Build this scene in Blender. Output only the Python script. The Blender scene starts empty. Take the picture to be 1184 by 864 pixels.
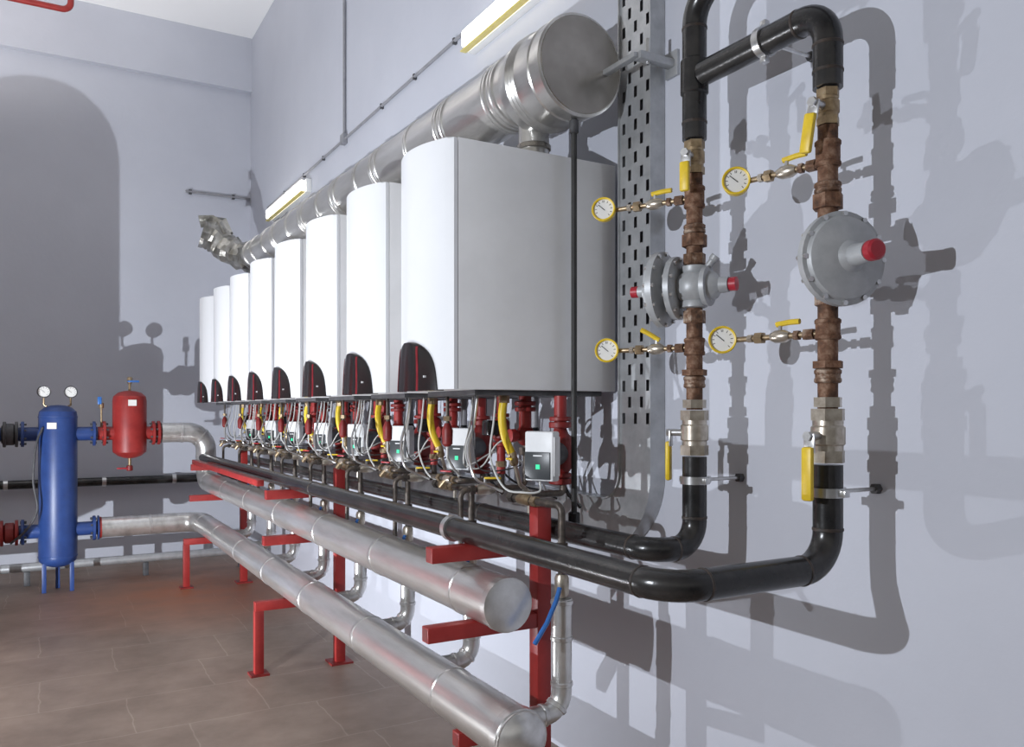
import bpy, bmesh, math, random
from mathutils import Vector, Matrix, Quaternion
random.seed(7)
S = bpy.context.scene
COL = S.collection
PI = math.pi
V = Vector

# ------------------------------------------------------------------ materials
def mat(name, col, rough=.5, metal=0., noise=None, bump=0., bscale=60., emit=0., stretch=None):
    m = bpy.data.materials.new(name); m.use_nodes = True
    nt = m.node_tree; b = nt.nodes['Principled BSDF']
    b.inputs['Base Color'].default_value = (*col, 1)
    b.inputs['Roughness'].default_value = rough
    b.inputs['Metallic'].default_value = metal
    if emit:
        b.inputs['Emission Color'].default_value = (*col, 1); b.inputs['Emission Strength'].default_value = emit
    tc = nt.nodes.new('ShaderNodeTexCoord'); src = tc.outputs['Object']
    if stretch:
        mp = nt.nodes.new('ShaderNodeMapping'); mp.inputs['Scale'].default_value = stretch
        nt.links.new(src, mp.inputs['Vector']); src = mp.outputs['Vector']
    if noise:
        scale, stops = noise
        n = nt.nodes.new('ShaderNodeTexNoise'); n.inputs['Scale'].default_value = scale
        n.inputs['Detail'].default_value = 6; n.inputs['Roughness'].default_value = .6
        r = nt.nodes.new('ShaderNodeValToRGB')
        while len(r.color_ramp.elements) < len(stops): r.color_ramp.elements.new(.5)
        for e, (p, c) in zip(r.color_ramp.elements, stops):
            e.position = p; e.color = (*c, 1)
        nt.links.new(src, n.inputs['Vector'])
        nt.links.new(n.outputs['Fac'], r.inputs['Fac'])
        nt.links.new(r.outputs['Color'], b.inputs['Base Color'])
    if bump:
        n2 = nt.nodes.new('ShaderNodeTexNoise'); n2.inputs['Scale'].default_value = bscale; n2.inputs['Detail'].default_value = 4
        bp = nt.nodes.new('ShaderNodeBump'); bp.inputs['Strength'].default_value = bump; bp.inputs['Distance'].default_value = .01
        nt.links.new(src, n2.inputs['Vector'])
        nt.links.new(n2.outputs['Fac'], bp.inputs['Height'])
        nt.links.new(bp.outputs['Normal'], b.inputs['Normal'])
    return m

M = {}
M['wall'] = mat('wall_paint', (.55,.565,.63), .75, noise=(1.1, [(.3,(.535,.55,.615)),(.7,(.58,.595,.66))]), bump=.12, bscale=25)
M['ceiling'] = mat('ceiling_paint', (.95,.95,.95), .8, bump=.05)
M['white'] = mat('boiler_enamel', (.78,.79,.81), .32, noise=(2, [(.3,(.76,.77,.79)),(.7,(.81,.82,.84))]))
M['sidegrey'] = mat('boiler_side_sheet', (.84,.84,.845), .30, noise=(1.6, [(.3,(.75,.75,.755)),(.7,(.90,.90,.905))]))
M['blackplastic'] = mat('black_plastic', (.015,.015,.017), .22, noise=(30, [(.3,(.012,.012,.014)),(.7,(.02,.02,.022))]))
M['cover'] = mat('glossy_dark_cover', (.016,.013,.014), .18, noise=(9, [(.4,(.013,.012,.013)),(.8,(.028,.013,.015))]))  # slight red tint paints a reddish reflection into the black
M['stripe'] = mat('dark_red_stripe', (.22,.012,.02), .3, noise=(30, [(.3,(.17,.008,.015)),(.7,(.25,.014,.024))]))
M['dark'] = mat('dark_grey_metal', (.06,.06,.065), .5, noise=(20, [(.3,(.04,.04,.045)),(.7,(.09,.09,.095))]))
M['blackpaint'] = mat('black_gloss_paint', (.02,.02,.021), .25, noise=(8, [(.35,(.012,.012,.013)),(.75,(.040,.037,.035))]), bump=.08, bscale=40)
M['dullblack'] = mat('dull_black_pipe', (.03,.03,.03), .6, noise=(12, [(.35,(.022,.022,.022)),(.75,(.045,.043,.042))]))
M['weld'] = mat('painted_weld', (.035,.028,.025), .5, noise=(30, [(.3,(.02,.018,.017)),(.7,(.06,.04,.03))]), bump=.2)
M['rust'] = mat('rusty_steel', (.2,.09,.05), .75, .15, noise=(30, [(.3,(.042,.024,.016)),(.5,(.155,.072,.038)),(.72,(.34,.22,.15))]), bump=.5, bscale=70)
M['rustbrown'] = mat('brown_rusty_fitting', (.2,.1,.06), .6, .3, noise=(38, [(.3,(.058,.034,.022)),(.5,(.18,.095,.055)),(.72,(.47,.38,.30))]), bump=.4, bscale=70)
M['darksteel'] = mat('dark_oily_steel', (.10,.085,.075), .45, .5, noise=(30, [(.3,(.05,.045,.042)),(.55,(.12,.10,.085)),(.75,(.22,.17,.13))]), bump=.2)
M['brass'] = mat('aged_brass', (.42,.30,.16), .38, .75, noise=(35, [(.3,(.22,.15,.085)),(.6,(.42,.32,.20)),(.8,(.56,.48,.38))]))
M['nickel'] = mat('nickel_plated', (.62,.57,.48), .3, .8, noise=(30, [(.3,(.40,.34,.27)),(.7,(.68,.63,.55))]))
M['chrome'] = mat('zinc_steel', (.62,.62,.62), .3, .85, noise=(30, [(.3,(.5,.5,.5)),(.7,(.7,.7,.7))]))
M['jacket'] = mat('aluminium_jacket', (.70,.70,.69), .29, .8, noise=(11, [(.3,(.54,.53,.51)),(.5,(.72,.71,.69)),(.72,(.86,.86,.85))]), bump=.12, bscale=12, stretch=(1,.12,1))
M['jacketsmall'] = mat('aluminium_small_jacket', (.70,.70,.69), .29, .8, noise=(9, [(.3,(.56,.55,.53)),(.7,(.82,.82,.81))]), bump=.10, bscale=14)
M['jacketband'] = mat('aluminium_band', (.62,.61,.60), .28, .8, noise=(15, [(.3,(.54,.535,.52)),(.7,(.78,.77,.76))]))
M['flue'] = mat('stainless_flue', (.60,.59,.57), .28, .78, noise=(8, [(.3,(.48,.465,.44)),(.5,(.63,.615,.59)),(.72,(.76,.75,.73))]), bump=.07, bscale=9, stretch=(1,.15,1))
M['fluecap'] = mat('dull_flue_cap', (.30,.29,.27), .27, .8, noise=(6, [(.3,(.26,.24,.21)),(.7,(.42,.39,.35))]), bump=.06, bscale=10)
M['foil'] = mat('crumpled_foil', (.40,.385,.35), .3, .75, noise=(9, [(.3,(.24,.23,.20)),(.7,(.56,.55,.52))]), bump=.6, bscale=22)
M['red'] = mat('red_paint', (.34,.022,.02), .45, noise=(9, [(.3,(.25,.017,.016)),(.7,(.36,.030,.026))]))
M['darkred'] = mat('dark_red_paint', (.25,.018,.016), .45, noise=(14, [(.3,(.16,.013,.012)),(.7,(.28,.022,.019))]))
M['blue'] = mat('blue_paint', (.025,.06,.24), .4, noise=(7, [(.3,(.017,.044,.17)),(.7,(.028,.07,.24))]))
M['bluehandle'] = mat('blue_plastic', (.03,.18,.55), .4, noise=(20, [(.3,(.025,.13,.42)),(.7,(.04,.17,.5))]))
M['yellow'] = mat('yellow_plastic', (.78,.55,.02), .4, noise=(25, [(.3,(.68,.46,.02)),(.7,(.82,.59,.03))]))
M['paleyellow'] = mat('pale_yellow_trim', (.75,.62,.2), .4, noise=(25, [(.3,(.70,.56,.16)),(.7,(.80,.68,.25))]))
M['regulator'] = mat('grey_cast_paint', (.42,.43,.44), .42, .15, noise=(14, [(.3,(.36,.37,.38)),(.7,(.48,.49,.50))]), bump=.06)
M['redcap'] = mat('red_plastic_cap', (.45,.02,.035), .4, noise=(20, [(.3,(.34,.014,.027)),(.7,(.44,.025,.04))]))
M['dial'] = mat('dial_white', (.85,.84,.80), .5, noise=(10, [(.3,(.80,.79,.75)),(.7,(.85,.84,.81))]))
M['galv'] = mat('galvanised_sheet', (.50,.51,.52), .40, .55, noise=(12, [(.3,(.40,.41,.42)),(.7,(.56,.57,.58))]))
M['pvc'] = mat('white_cable', (.6,.6,.58), .5, noise=(20, [(.3,(.52,.52,.50)),(.7,(.62,.62,.60))]))
M['pumpgrey'] = mat('pale_pump_casing', (.68,.69,.70), .4, noise=(15, [(.3,(.68,.69,.70)),(.7,(.76,.77,.78))]))
M['pumpblack'] = mat('pump_panel', (.05,.055,.06), .35, noise=(15, [(.3,(.04,.045,.05)),(.7,(.06,.065,.07))]))
M['greenled'] = mat('green_led', (.03,.65,.30), .4, emit=.5)
M['lamp'] = mat('lamp_diffuser', (1.,.97,.90), .5, emit=3.5)
M['lampbody'] = mat('lamp_body', (.80,.80,.78), .5, noise=(10, [(.3,(.77,.77,.75)),(.7,(.83,.83,.81))]))
M['conduit'] = mat('grey_conduit', (.32,.32,.34), .5, noise=(12, [(.3,(.24,.24,.26)),(.7,(.32,.32,.34))]))
M['ink'] = mat('black_ink', (.03,.03,.03), .6, noise=(20, [(.3,(.025,.025,.025)),(.7,(.035,.035,.035))]))

def floor_mat():
    m = bpy.data.materials.new('floor_tiles'); m.use_nodes = True
    nt = m.node_tree; b = nt.nodes['Principled BSDF']; L = nt.links.new
    tc = nt.nodes.new('ShaderNodeTexCoord')
    nw = nt.nodes.new('ShaderNodeTexNoise'); nw.inputs['Scale'].default_value = 4
    wm = nt.nodes.new('ShaderNodeMix'); wm.data_type='RGBA'; wm.blend_type='LINEAR_LIGHT'; wm.inputs[0].default_value=.025
    L(tc.outputs['Object'], nw.inputs['Vector']); L(tc.outputs['Object'], wm.inputs[6]); L(nw.outputs['Color'], wm.inputs[7])
    br = nt.nodes.new('ShaderNodeTexBrick'); br.offset = .37; br.squash = 1.35; br.squash_frequency = 3
    br.inputs['Scale'].default_value = 1.0; br.inputs['Brick Width'].default_value = .66; br.inputs['Row Height'].default_value = .56
    br.inputs['Mortar Size'].default_value = .006; br.inputs['Mortar Smooth'].default_value = .9
    br.inputs['Color1'].default_value = (.285,.218,.176,1); br.inputs['Color2'].default_value = (.315,.245,.200,1)
    br.inputs['Mortar'].default_value = (.40,.325,.27,1)
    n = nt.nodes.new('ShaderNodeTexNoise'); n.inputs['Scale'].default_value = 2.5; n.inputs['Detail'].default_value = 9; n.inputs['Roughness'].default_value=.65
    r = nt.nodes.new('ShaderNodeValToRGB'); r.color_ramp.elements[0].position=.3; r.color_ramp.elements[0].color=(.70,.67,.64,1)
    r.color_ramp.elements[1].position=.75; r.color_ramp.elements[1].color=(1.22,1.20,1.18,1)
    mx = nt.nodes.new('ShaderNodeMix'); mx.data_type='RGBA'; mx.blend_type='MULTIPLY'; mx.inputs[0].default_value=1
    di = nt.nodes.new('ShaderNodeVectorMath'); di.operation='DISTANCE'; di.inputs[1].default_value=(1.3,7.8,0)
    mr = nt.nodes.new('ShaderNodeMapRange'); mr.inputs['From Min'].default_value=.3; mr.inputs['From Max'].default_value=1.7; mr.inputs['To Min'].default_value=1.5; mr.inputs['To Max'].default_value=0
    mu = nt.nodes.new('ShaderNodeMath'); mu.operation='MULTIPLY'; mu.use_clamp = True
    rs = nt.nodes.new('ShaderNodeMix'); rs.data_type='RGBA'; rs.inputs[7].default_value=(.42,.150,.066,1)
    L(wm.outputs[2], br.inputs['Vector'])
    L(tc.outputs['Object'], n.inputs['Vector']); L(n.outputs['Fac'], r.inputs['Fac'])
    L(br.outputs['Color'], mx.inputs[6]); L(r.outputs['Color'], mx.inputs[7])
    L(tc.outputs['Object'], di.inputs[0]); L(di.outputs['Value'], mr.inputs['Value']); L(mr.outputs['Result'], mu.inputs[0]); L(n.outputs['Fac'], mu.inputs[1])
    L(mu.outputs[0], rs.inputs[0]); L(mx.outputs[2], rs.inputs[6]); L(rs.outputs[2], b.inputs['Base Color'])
    b.inputs['Roughness'].default_value = .5
    bp = nt.nodes.new('ShaderNodeBump'); bp.inputs['Strength'].default_value=.25; bp.inputs['Distance'].default_value=.01
    L(n.outputs['Fac'], bp.inputs['Height']); L(bp.outputs['Normal'], b.inputs['Normal'])
    return m
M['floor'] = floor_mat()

# ------------------------------------------------------------------ mesh helpers
OFF = {}
def basis(axis):
    a = V(axis).normalized()
    h = V((0,0,1)) if abs(a.z) < .9 else V((1,0,0))
    u = a.cross(h).normalized(); w = a.cross(u).normalized()
    return a, u, w

def fillet(path, rad, n=6):
    P = [V(p) for p in path]; out = [P[0]]
    for i in range(1, len(P)-1):
        a, b, c = P[i-1], P[i], P[i+1]
        d1 = (a-b); d2 = (c-b); l1, l2 = d1.length, d2.length
        d1.normalize(); d2.normalize()
        ang = d1.angle(d2)
        if ang > PI-.02: out.append(b); continue
        t = min(rad/math.tan(ang/2), l1*.49, l2*.49)
        rr = t*math.tan(ang/2)
        ctr = b + (d1+d2).normalized()*(rr/math.sin(ang/2))
        s = (b+d1*t - ctr).normalized(); e = (b+d2*t - ctr).normalized()
        om = s.angle(e)
        for k in range(n+1):
            f = k/n
            out.append(ctr + (s*math.sin((1-f)*om)+e*math.sin(f*om))*(rr/math.sin(om)))
    out.append(P[-1]); return out

def smooth_curve(pts, n=8):
    P = [V(p) for p in pts]; P = [P[0]*2-P[1]] + P + [P[-1]*2-P[-2]]
    out = []
    for i in range(1, len(P)-2):
        for k in range(n):
            t = k/n; a,b,c,d = P[i-1],P[i],P[i+1],P[i+2]
            out.append(.5*((2*b)+(c-a)*t+(2*a-5*b+4*c-d)*t*t+(3*b-a-3*c+d)*t**3))
    out.append(P[-2]); return out

class MB:
    def __init__(s): s.bm = bmesh.new()
    def box(s, c, size, bev=0., rot=None):
        g = bmesh.ops.create_cube(s.bm, size=1)
        vs = g['verts']
        mt = Matrix.Translation(V(c)) @ (rot.to_4x4() if rot else Matrix()) @ Matrix.Diagonal((*size,1))
        bmesh.ops.transform(s.bm, matrix=mt, verts=vs)
        if bev:
            es = list({e for v in vs for e in v.link_edges})
            bmesh.ops.bevel(s.bm, geom=es, offset=bev, segments=2, affect='EDGES', profile=.5)
        return s
    def lathe(s, prof, o, axis, seg=24):
        a,u,w = basis(axis); o = V(o); rings = []
        for (t, r) in prof:
            if r < 1e-6: rings.append([s.bm.verts.new(o+a*t)])
            else: rings.append([s.bm.verts.new(o+a*t+(u*math.cos(2*PI*k/seg)+w*math.sin(2*PI*k/seg))*r) for k in range(seg)])
        for r0, r1 in zip(rings, rings[1:]):
            for k in range(seg):
                k2 = (k+1)%seg
                try:
                    if len(r0)==1 and len(r1)==1: continue
                    if len(r0)==1: s.bm.faces.new((r0[0], r1[k2], r1[k]))
                    elif len(r1)==1: s.bm.faces.new((r0[k], r0[k2], r1[0]))
                    else: s.bm.faces.new((r0[k], r0[k2], r1[k2], r1[k]))
                except ValueError: pass
        for r in (rings[0], rings[-1]):
            if len(r) > 2: s.bm.faces.new(r)
        return s
    def cyl(s, p0, p1, r, seg=20, bev=0.):
        p0, p1 = V(p0), V(p1); L = (p1-p0).length
        pr = [(0,r),(L,r)] if not bev else [(0,r-bev),(bev,r),(L-bev,r),(L,r-bev)]
        return s.lathe(pr, p0, p1-p0, seg)
    def hexn(s, p0, p1, r): return s.cyl(p0, p1, r, 6)
    def tube(s, path, r, seg=18, fil=0., n=7, jit=0.):
        P = fillet(path, fil, n) if fil else [V(p) for p in path]
        Q = [P[0]]
        for p in P[1:]:
            if (p-Q[-1]).length > 1e-5: Q.append(p)
        P = Q; T = []
        for i in range(len(P)):
            if i == 0: t = P[1]-P[0]
            elif i == len(P)-1: t = P[-1]-P[-2]
            else: t = (P[i+1]-P[i]).normalized()+(P[i]-P[i-1]).normalized()
            T.append(t.normalized())
        a,u,w = basis(T[0]); rings = []
        for i, p in enumerate(P):
            if i:
                q = T[i-1].rotation_difference(T[i]); u = q @ u; w = q @ w
            rings.append([s.bm.verts.new(p+(u*math.cos(2*PI*k/seg)+w*math.sin(2*PI*k/seg))*r*(1+jit*random.uniform(-1,1))) for k in range(seg)])
        for r0, r1 in zip(rings, rings[1:]):
            for k in range(seg): s.bm.faces.new((r0[k], r0[(k+1)%seg], r1[(k+1)%seg], r1[k]))
        s.bm.faces.new(rings[0]); s.bm.faces.new(rings[-1])
        return s
    def ball(s, c, r, sx=1, sy=1, sz=1, seg=18):
        g = bmesh.ops.create_uvsphere(s.bm, u_segments=seg, v_segments=seg//2+2, radius=r)
        bmesh.ops.transform(s.bm, matrix=Matrix.Translation(V(c)) @ Matrix.Diagonal((sx,sy,sz,1)), verts=g['verts'])
        return s
    def prism(s, pts, z0, z1, bev=0.):
        lo = [s.bm.verts.new((x,y,z0)) for x,y in pts]; hi = [s.bm.verts.new((x,y,z1)) for x,y in pts]
        n = len(pts); s.bm.faces.new(lo); top = s.bm.faces.new(hi)
        for k in range(n): s.bm.faces.new((lo[k], lo[(k+1)%n], hi[(k+1)%n], hi[k]))
        if bev:
            bmesh.ops.bevel(s.bm, geom=list(top.edges), offset=bev, segments=2, affect='EDGES', profile=.5)
        return s
    def build(s, name, m, parent=None, sharp=.6, label=None):
        bm = s.bm
        bmesh.ops.recalc_face_normals(bm, faces=bm.faces[:])
        for f in bm.faces: f.smooth = True
        for e in bm.edges: e.smooth = e.calc_face_angle(0) < sharp
        off = OFF.get(parent.name, V((0,0,0))) if parent else V((0,0,0))
        if off.length: bmesh.ops.translate(bm, vec=-off, verts=bm.verts[:])
        me = bpy.data.meshes.new(name); bm.to_mesh(me); bm.free()
        for q in (m if isinstance(m, list) else [m]): me.materials.append(q)
        o = bpy.data.objects.new(name, me); COL.objects.link(o)
        if parent: o.parent = parent
        OFF[o.name] = off
        if label: o['label'] = label
        return o
def each(name, m, parent, calls):
    return [getattr(MB(), c[0])(*c[1:]).build(name, m, parent) for c in calls]

def tag(o, label, cat, group=None):
    o['label'] = label; o['category'] = cat
    if group: o['group'] = group
    return o
def thing(name, loc, label, cat, group=None):
    o = bpy.data.objects.new(name, None); COL.objects.link(o); o.location = loc
    o.empty_display_size = .05
    OFF[o.name] = V(loc)
    return tag(o, label, cat, group)
def copy_tree(o, parent=None):
    c = o.copy(); COL.objects.link(c); c.parent = parent
    for ch in list(o.children): copy_tree(ch, c)
    return c
def struct(o): o['kind'] = 'structure'; return o

ORD = ['nearest to the camera','second from the camera','third from the camera','fourth from the camera',
       'fifth from the camera','sixth from the camera','seventh from the camera','farthest from the camera']
PITCH = .70; NB = 8
def repeat(root, fmt, group):
    root['group'] = group; root['label'] = fmt.format(ORD[0]); base = V(root.location); res=[root]
    for i in range(1, NB):
        c = copy_tree(root); c.location = base + V((0, PITCH*i, 0)); c['label'] = fmt.format(ORD[i]); res.append(c)
    return res

# ------------------------------------------------------------------ room
XW, YB, ZC = 2.15, 9.9, 5.95
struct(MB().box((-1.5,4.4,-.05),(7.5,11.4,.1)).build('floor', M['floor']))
struct(MB().box((-1.5,4.4,ZC+.05),(7.5,11.4,.1)).build('ceiling', M['ceiling']))
struct(MB().box((XW+.05,4.4,ZC/2),(.1,11.2,ZC)).build('wall_right', M['wall']))
struct(MB().box((-1.55,YB+.05,ZC/2),(7.4,.1,ZC)).build('wall_back', M['wall']))
struct(MB().box((-1.55,YB-.04,5.64),(7.4,.08,.62)).build('trim_1', M['wall']))

# ------------------------------------------------------------------ boilers
Y0, BW, XF, ZB, ZT = 2.778, .50, 1.347, 1.684, 2.634
YC = Y0+BW/2
def arc(y): return XF - .075*(1-((y-YC)/(BW/2))**2)
def make_boiler():
    r = thing('wall_boiler', (1.7,YC,ZB), '', 'boiler')
    pts = [(1.362,Y0)] + [(arc(Y0+BW*k/20), Y0+BW*k/20) for k in range(21)] + [(1.362,Y0+BW)]
    fp = MB().prism(pts, ZB, ZT, .010).build('front_panel', M['white'], r, sharp=.5)
    MB().box(((1.364+2.10)/2,YC,(ZB+ZT)/2),(2.10-1.364,BW,ZT-ZB),.004).build('casing', M['sidegrey'], r, label='pale grey steel side casing')
    MB().box((2.125,YC,2.3),(.05,.36,.3)).build('wall_bracket', M['dark'], r)
    MB().box((1.75,YC,ZB-.010),(.60,BW-.06,.02)).build('base_plate', M['dark'], r)
    NZ, NS = 24, 20
    def W(q): return .182*(1-.12*q)*max(.0,(1-(q*.985)**4.2))**.5
    def bul(q, d): return .005+.018*(1-.5*q)*(1-min(1,abs(d/W(q)))**4)
    m = MB(); rows=[]
    for j in range(NZ+1):
        q = 1-(1-j/NZ)**1.6; z = ZB-.004 + .192*q; row=[]
        for k in range(NS+1):
            d = W(q)*(-1+2*k/NS)
            row.append(m.bm.verts.new((arc(YC+d)-bul(q,d), YC+d, z)))
        rows.append(row)
    for a,b in zip(rows,rows[1:]):
        for k in range(NS): m.bm.faces.new((a[k],a[k+1],b[k+1],b[k]))
    be = [e for e in m.bm.edges if e.is_boundary]
    g = bmesh.ops.extrude_edge_only(m.bm, edges=be)
    bmesh.ops.translate(m.bm, vec=(.03,0,0), verts=[v for v in g['geom'] if isinstance(v, bmesh.types.BMVert)])
    cov = m.build('lower_cover', M['cover'], r)
    for sg in (-1,1):
        m = MB(); prev=None
        for j in range(NZ+1):
            q = j/NZ*.90; z = ZB-.004 + .192*q
            ring=[]
            for dd,dx in ((-.005,0),(.005,0),(.005,.006),(-.005,.006)):
                d = sg*(.098-.02*q*q)+dd
                ring.append(m.bm.verts.new((arc(YC+d)-bul(q,d)-.002+dx, YC+d, z)))
            if prev:
                for k in range(4): m.bm.faces.new((prev[k],prev[(k+1)%4],ring[(k+1)%4],ring[k]))
            else: m.bm.faces.new(ring)
            prev = ring
        m.bm.faces.new(prev)
        m.build('red_stripe', M['stripe'], cov)
    MB().box((arc(YC-.135)-.016,YC-.135,ZB+.05),(.010,.008,.008)).build('status_mark', M['pumpgrey'], cov)
    return r
b0 = make_boiler()
bs = repeat(b0, 'white wall-hung boiler with bulging front and black lower cover, {}', 'white boilers hung in a row along the wall')

# flue connectors on each boiler
r = thing('flue_connector', (1.85,YC,ZT), '', 'flue connector')
MB().lathe([(0,.092),(.02,.092),(.024,.075),(.05,.075)], (1.85,YC,ZT), (0,0,1), 28).build('collar', M['dark'], r)
MB().cyl((1.85,YC,ZT+.05),(1.85,YC,ZT+.235),.066,28).build('stub', M['flue'], r)
MB().lathe([(0,.07),(.004,.074),(.02,.074),(.024,.07)], (1.85,YC,ZT+.09), (0,0,1), 28).build('clamp_band', M['fluecap'], r)
repeat(r, 'short steel flue stub rising from the boiler top, {}', 'flue stubs between boilers and flue')

# ------------------------------------------------------------------ flue
fl = thing('flue_duct', (1.85,5.6,2.9), 'long stainless steel flue pipe above the boilers with capped near end', 'flue pipe')
A = V((1.85,3.02,3.015)); B = V((1.85,8.35,3.155)); ax = (B-A).normalized()
MB().lathe([(0,.154),(1.9,.150),(1.92,.146),((B-A).length,.130)], A, B-A, 40).build('pipe', M['flue'], fl)
for d in (.10,.17,.62,.69,1.08,1.55,1.62,1.92,2.35,2.42,2.75,3.15,3.22,3.6,4.05,4.12,4.45,4.9,5.2):
    rr = .154 - .0045*d
    MB().lathe([(0,rr),(.006,rr+.008),(.022,rr+.008),(.028,rr+.002),(.034,rr+.008),(.05,rr+.008),(.056,rr)], A+ax*d, ax, 40).build('joint_band', M['flue'], fl)
cp = V((1.85,2.67,2.966))
MB().lathe([(0,.192),(.006,.200),(.03,.200),(.036,.195),(.08,.195),(.087,.200),(.10,.195),(.20,.195),(.21,.202),(.225,.195),(.235,.202),(.25,.195),(.26,.202),(.275,.195),(.33,.192),(.38,.150)], cp, (0,1,0.05), 44).build('end_section', M['flue'], fl)
MB().lathe([(-.004,0),(-.006,.10),(-.003,.186),(.004,.194),(.01,.194)], cp, (0,1,.05), 44).build('end_cap', M['fluecap'], fl)
EP = smooth_curve([B-ax*.02, B+ax*.15, V((1.79,8.66,3.20)), V((1.69,8.82,3.29)), V((1.57,8.90,3.40)), V((1.45,8.92,3.44))], 4)
MB().tube(EP, .142, 14, jit=.17).build('crumpled_elbow', M['foil'], fl, sharp=.2)
MB().tube([V((1.68,8.82,3.42)),V((1.63,8.88,3.54)),V((1.56,8.92,3.58)),V((1.43,8.94,3.55))], .055, 9, jit=.5).build('loose_foil', M['foil'], fl, sharp=.2)

# condensate drain
dr = thing('drain_pipe', (1.85,2.73,1.16), 'thin black vertical drain pipe hanging from the flue end cap', 'pipe')
MB().cyl((1.85,2.72,2.785),(1.85,2.72,1.10),.0115,14).build('pipe', M['dullblack'], dr)
MB().cyl((1.85,2.72,2.765),(1.85,2.72,2.71),.018,14,.004).build('coupling', M['dark'], dr)
MB().cyl((1.85,2.72,1.20),(1.85,2.72,1.13),.024,14,.006).build('trap', M['blackplastic'], dr)

# ------------------------------------------------------------------ cable tray
def tray():
    y0, R = 2.625, .22; hw = .105
    zb = 1.13; XF_ = 2.080
    pts = []
    z = ZC
    while z > zb+R+1e-6: pts.append((y0, z, 0,-1)); z -= .022
    for k in range(13):
        a = k/12*PI/2
        pts.append((y0+R-R*math.cos(a), zb+R-R*math.sin(a), math.sin(a), -math.cos(a)))
    y = y0+R+.1
    while y < 8.3: pts.append((y, zb, 1, 0)); y += .1
    t = thing('cable_tray', (2.1,2.62,zb), 'galvanised perforated cable tray rising up the wall beside the nearest boiler', 'cable tray')
    m = MB(); rows=[]
    NC = 11
    for (y,z,ty,tz) in pts:
        ny, nz = tz, -ty
        rows.append([m.bm.verts.new((XF_+.004, y+ny*hw*(-1+2*k/NC), z+nz*hw*(-1+2*k/NC))) for k in range(NC+1)])
    for i,(a,b) in enumerate(zip(rows,rows[1:])):
        vert = pts[i+1][3] == -1 and pts[i+1][1] > 1.52
        for k in range(NC):
            ph = i % 6
            hole = vert and ((k in (1,5,9) and ph in (0,1)) or (k in (3,7) and ph in (3,4)))
            if not hole: m.bm.faces.new((a[k],a[k+1],b[k+1],b[k]))
    m.build('perforated_face', M['galv'], t)
    for sgn in (-1,1):
        m = MB(); prev=None
        for (y,z,ty,tz) in pts:
            ny, nz = tz, -ty
            c = [m.bm.verts.new((x, y+ny*hw*sgn*f, z+nz*hw*sgn*f)) for x,f in ((XF_-.006,1.0),(2.148,1.0),(2.148,.94),(XF_-.006,.94))]
            if prev:
                for k in range(4): m.bm.faces.new((prev[k],prev[(k+1)%4],c[(k+1)%4],c[k]))
            prev = c
        m.build('side_flange', M['galv'], t)
    for d in (-.068,-.023,.023,.068): MB().tube([(2.122,y0+d,ZC-.02),(2.122,y0+d,zb+R+.02)], .02, 8).build('cable', M['conduit'], t)  # cables added behind the slots so the holes read as dark inside
tray()
br = thing('channel_bracket', (2.1,2.47,2.93), 'galvanised channel bracket holding the flue end off the wall', 'bracket')
MB().box((2.06,2.47,2.955),(.18,.04,.03),.003).build('channel_arm', M['galv'], br)
MB().box((1.965,2.565,2.955),(.03,.20,.02),.003).build('clip_arm', M['galv'], br)
MB().box((2.143,2.47,2.955),(.014,.07,.10),.002).build('wall_plate', M['galv'], br)
MB().cyl((2.02,2.47,2.93),(2.02,2.47,3.03),.008,8).build('bolt', M['chrome'], br)

# ------------------------------------------------------------------ gas lines
GR = .041; GX = 1.93; RY1, RY2 = 2.112, 1.567
ZG2, ZG1 = 1.160, 1.140
def welds(parent, lst, r=GR):
    for p, ax_ in lst:
        MB().lathe([(-.006,r-.001),(-.003,r+.002),(.003,r+.002),(.006,r-.001)], p, ax_, 20).build('weld_seam', M['weld'], parent)
g2 = thing('gas_pipe', (1.353,5,1.12), 'long black gas pipe at the front, turning toward the wall then up the right-hand riser', 'gas pipe')
MB().tube([(1.353,8.25,ZG2),(1.353,RY2,ZG2),(GX,RY2,ZG2),(GX,RY2,1.450)], GR, 24, .105, 10).build('pipe', M['blackpaint'], g2)
welds(g2, [((1.353,RY2+.108,ZG2),(0,1,0)),((1.353+.108,RY2,ZG2),(1,0,0)),((GX-.108,RY2,ZG2),(1,0,0)),((GX,RY2,ZG2+.108),(0,0,1)),((1.353,4.6,ZG2),(0,1,0))])
MB().cyl((1.353,8.25,ZG2),(1.353,8.27,ZG2),.034,20).build('end_plug', M['dark'], g2)
MB().lathe([(-.016,GR),(-.016,GR+.008),(.016,GR+.008),(.016,GR)], (1.353,2.80,ZG2),(0,1,0),24).build('ring_clamp', M['chrome'], g2)
g1 = thing('gas_pipe', (1.75,5,1.099), 'black gas pipe behind the front one, bending up into the left-hand riser', 'gas pipe')
MB().tube([(1.75,8.25,ZG1),(1.75,RY1,ZG1),(GX,RY1,ZG1),(GX,RY1,1.447)], GR, 24, .088, 10).build('pipe', M['blackpaint'], g1)
welds(g1, [((1.75,RY1+.10,ZG1),(0,1,0)),((1.84,RY1,ZG1),(1,0,0)),((GX,RY1,ZG1+.1),(0,0,1)),((1.75,3.3,ZG1),(0,1,0))])
MB().cyl((1.75,8.25,ZG1),(1.75,8.27,ZG1),.034,20).build('end_plug', M['dark'], g1)
ZL = 2.735
t1 = thing('gas_pipe', (GX,RY1,2.55), 'black upper gas pipe of the left-hand riser, curving away at the top', 'gas pipe')
MB().tube([(GX,RY1,2.523),(GX,RY1,3.02),(GX,.6,3.02),(2.14,.6,3.02)], GR, 24, .11, 10).build('pipe', M['blackpaint'], t1)
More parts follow.
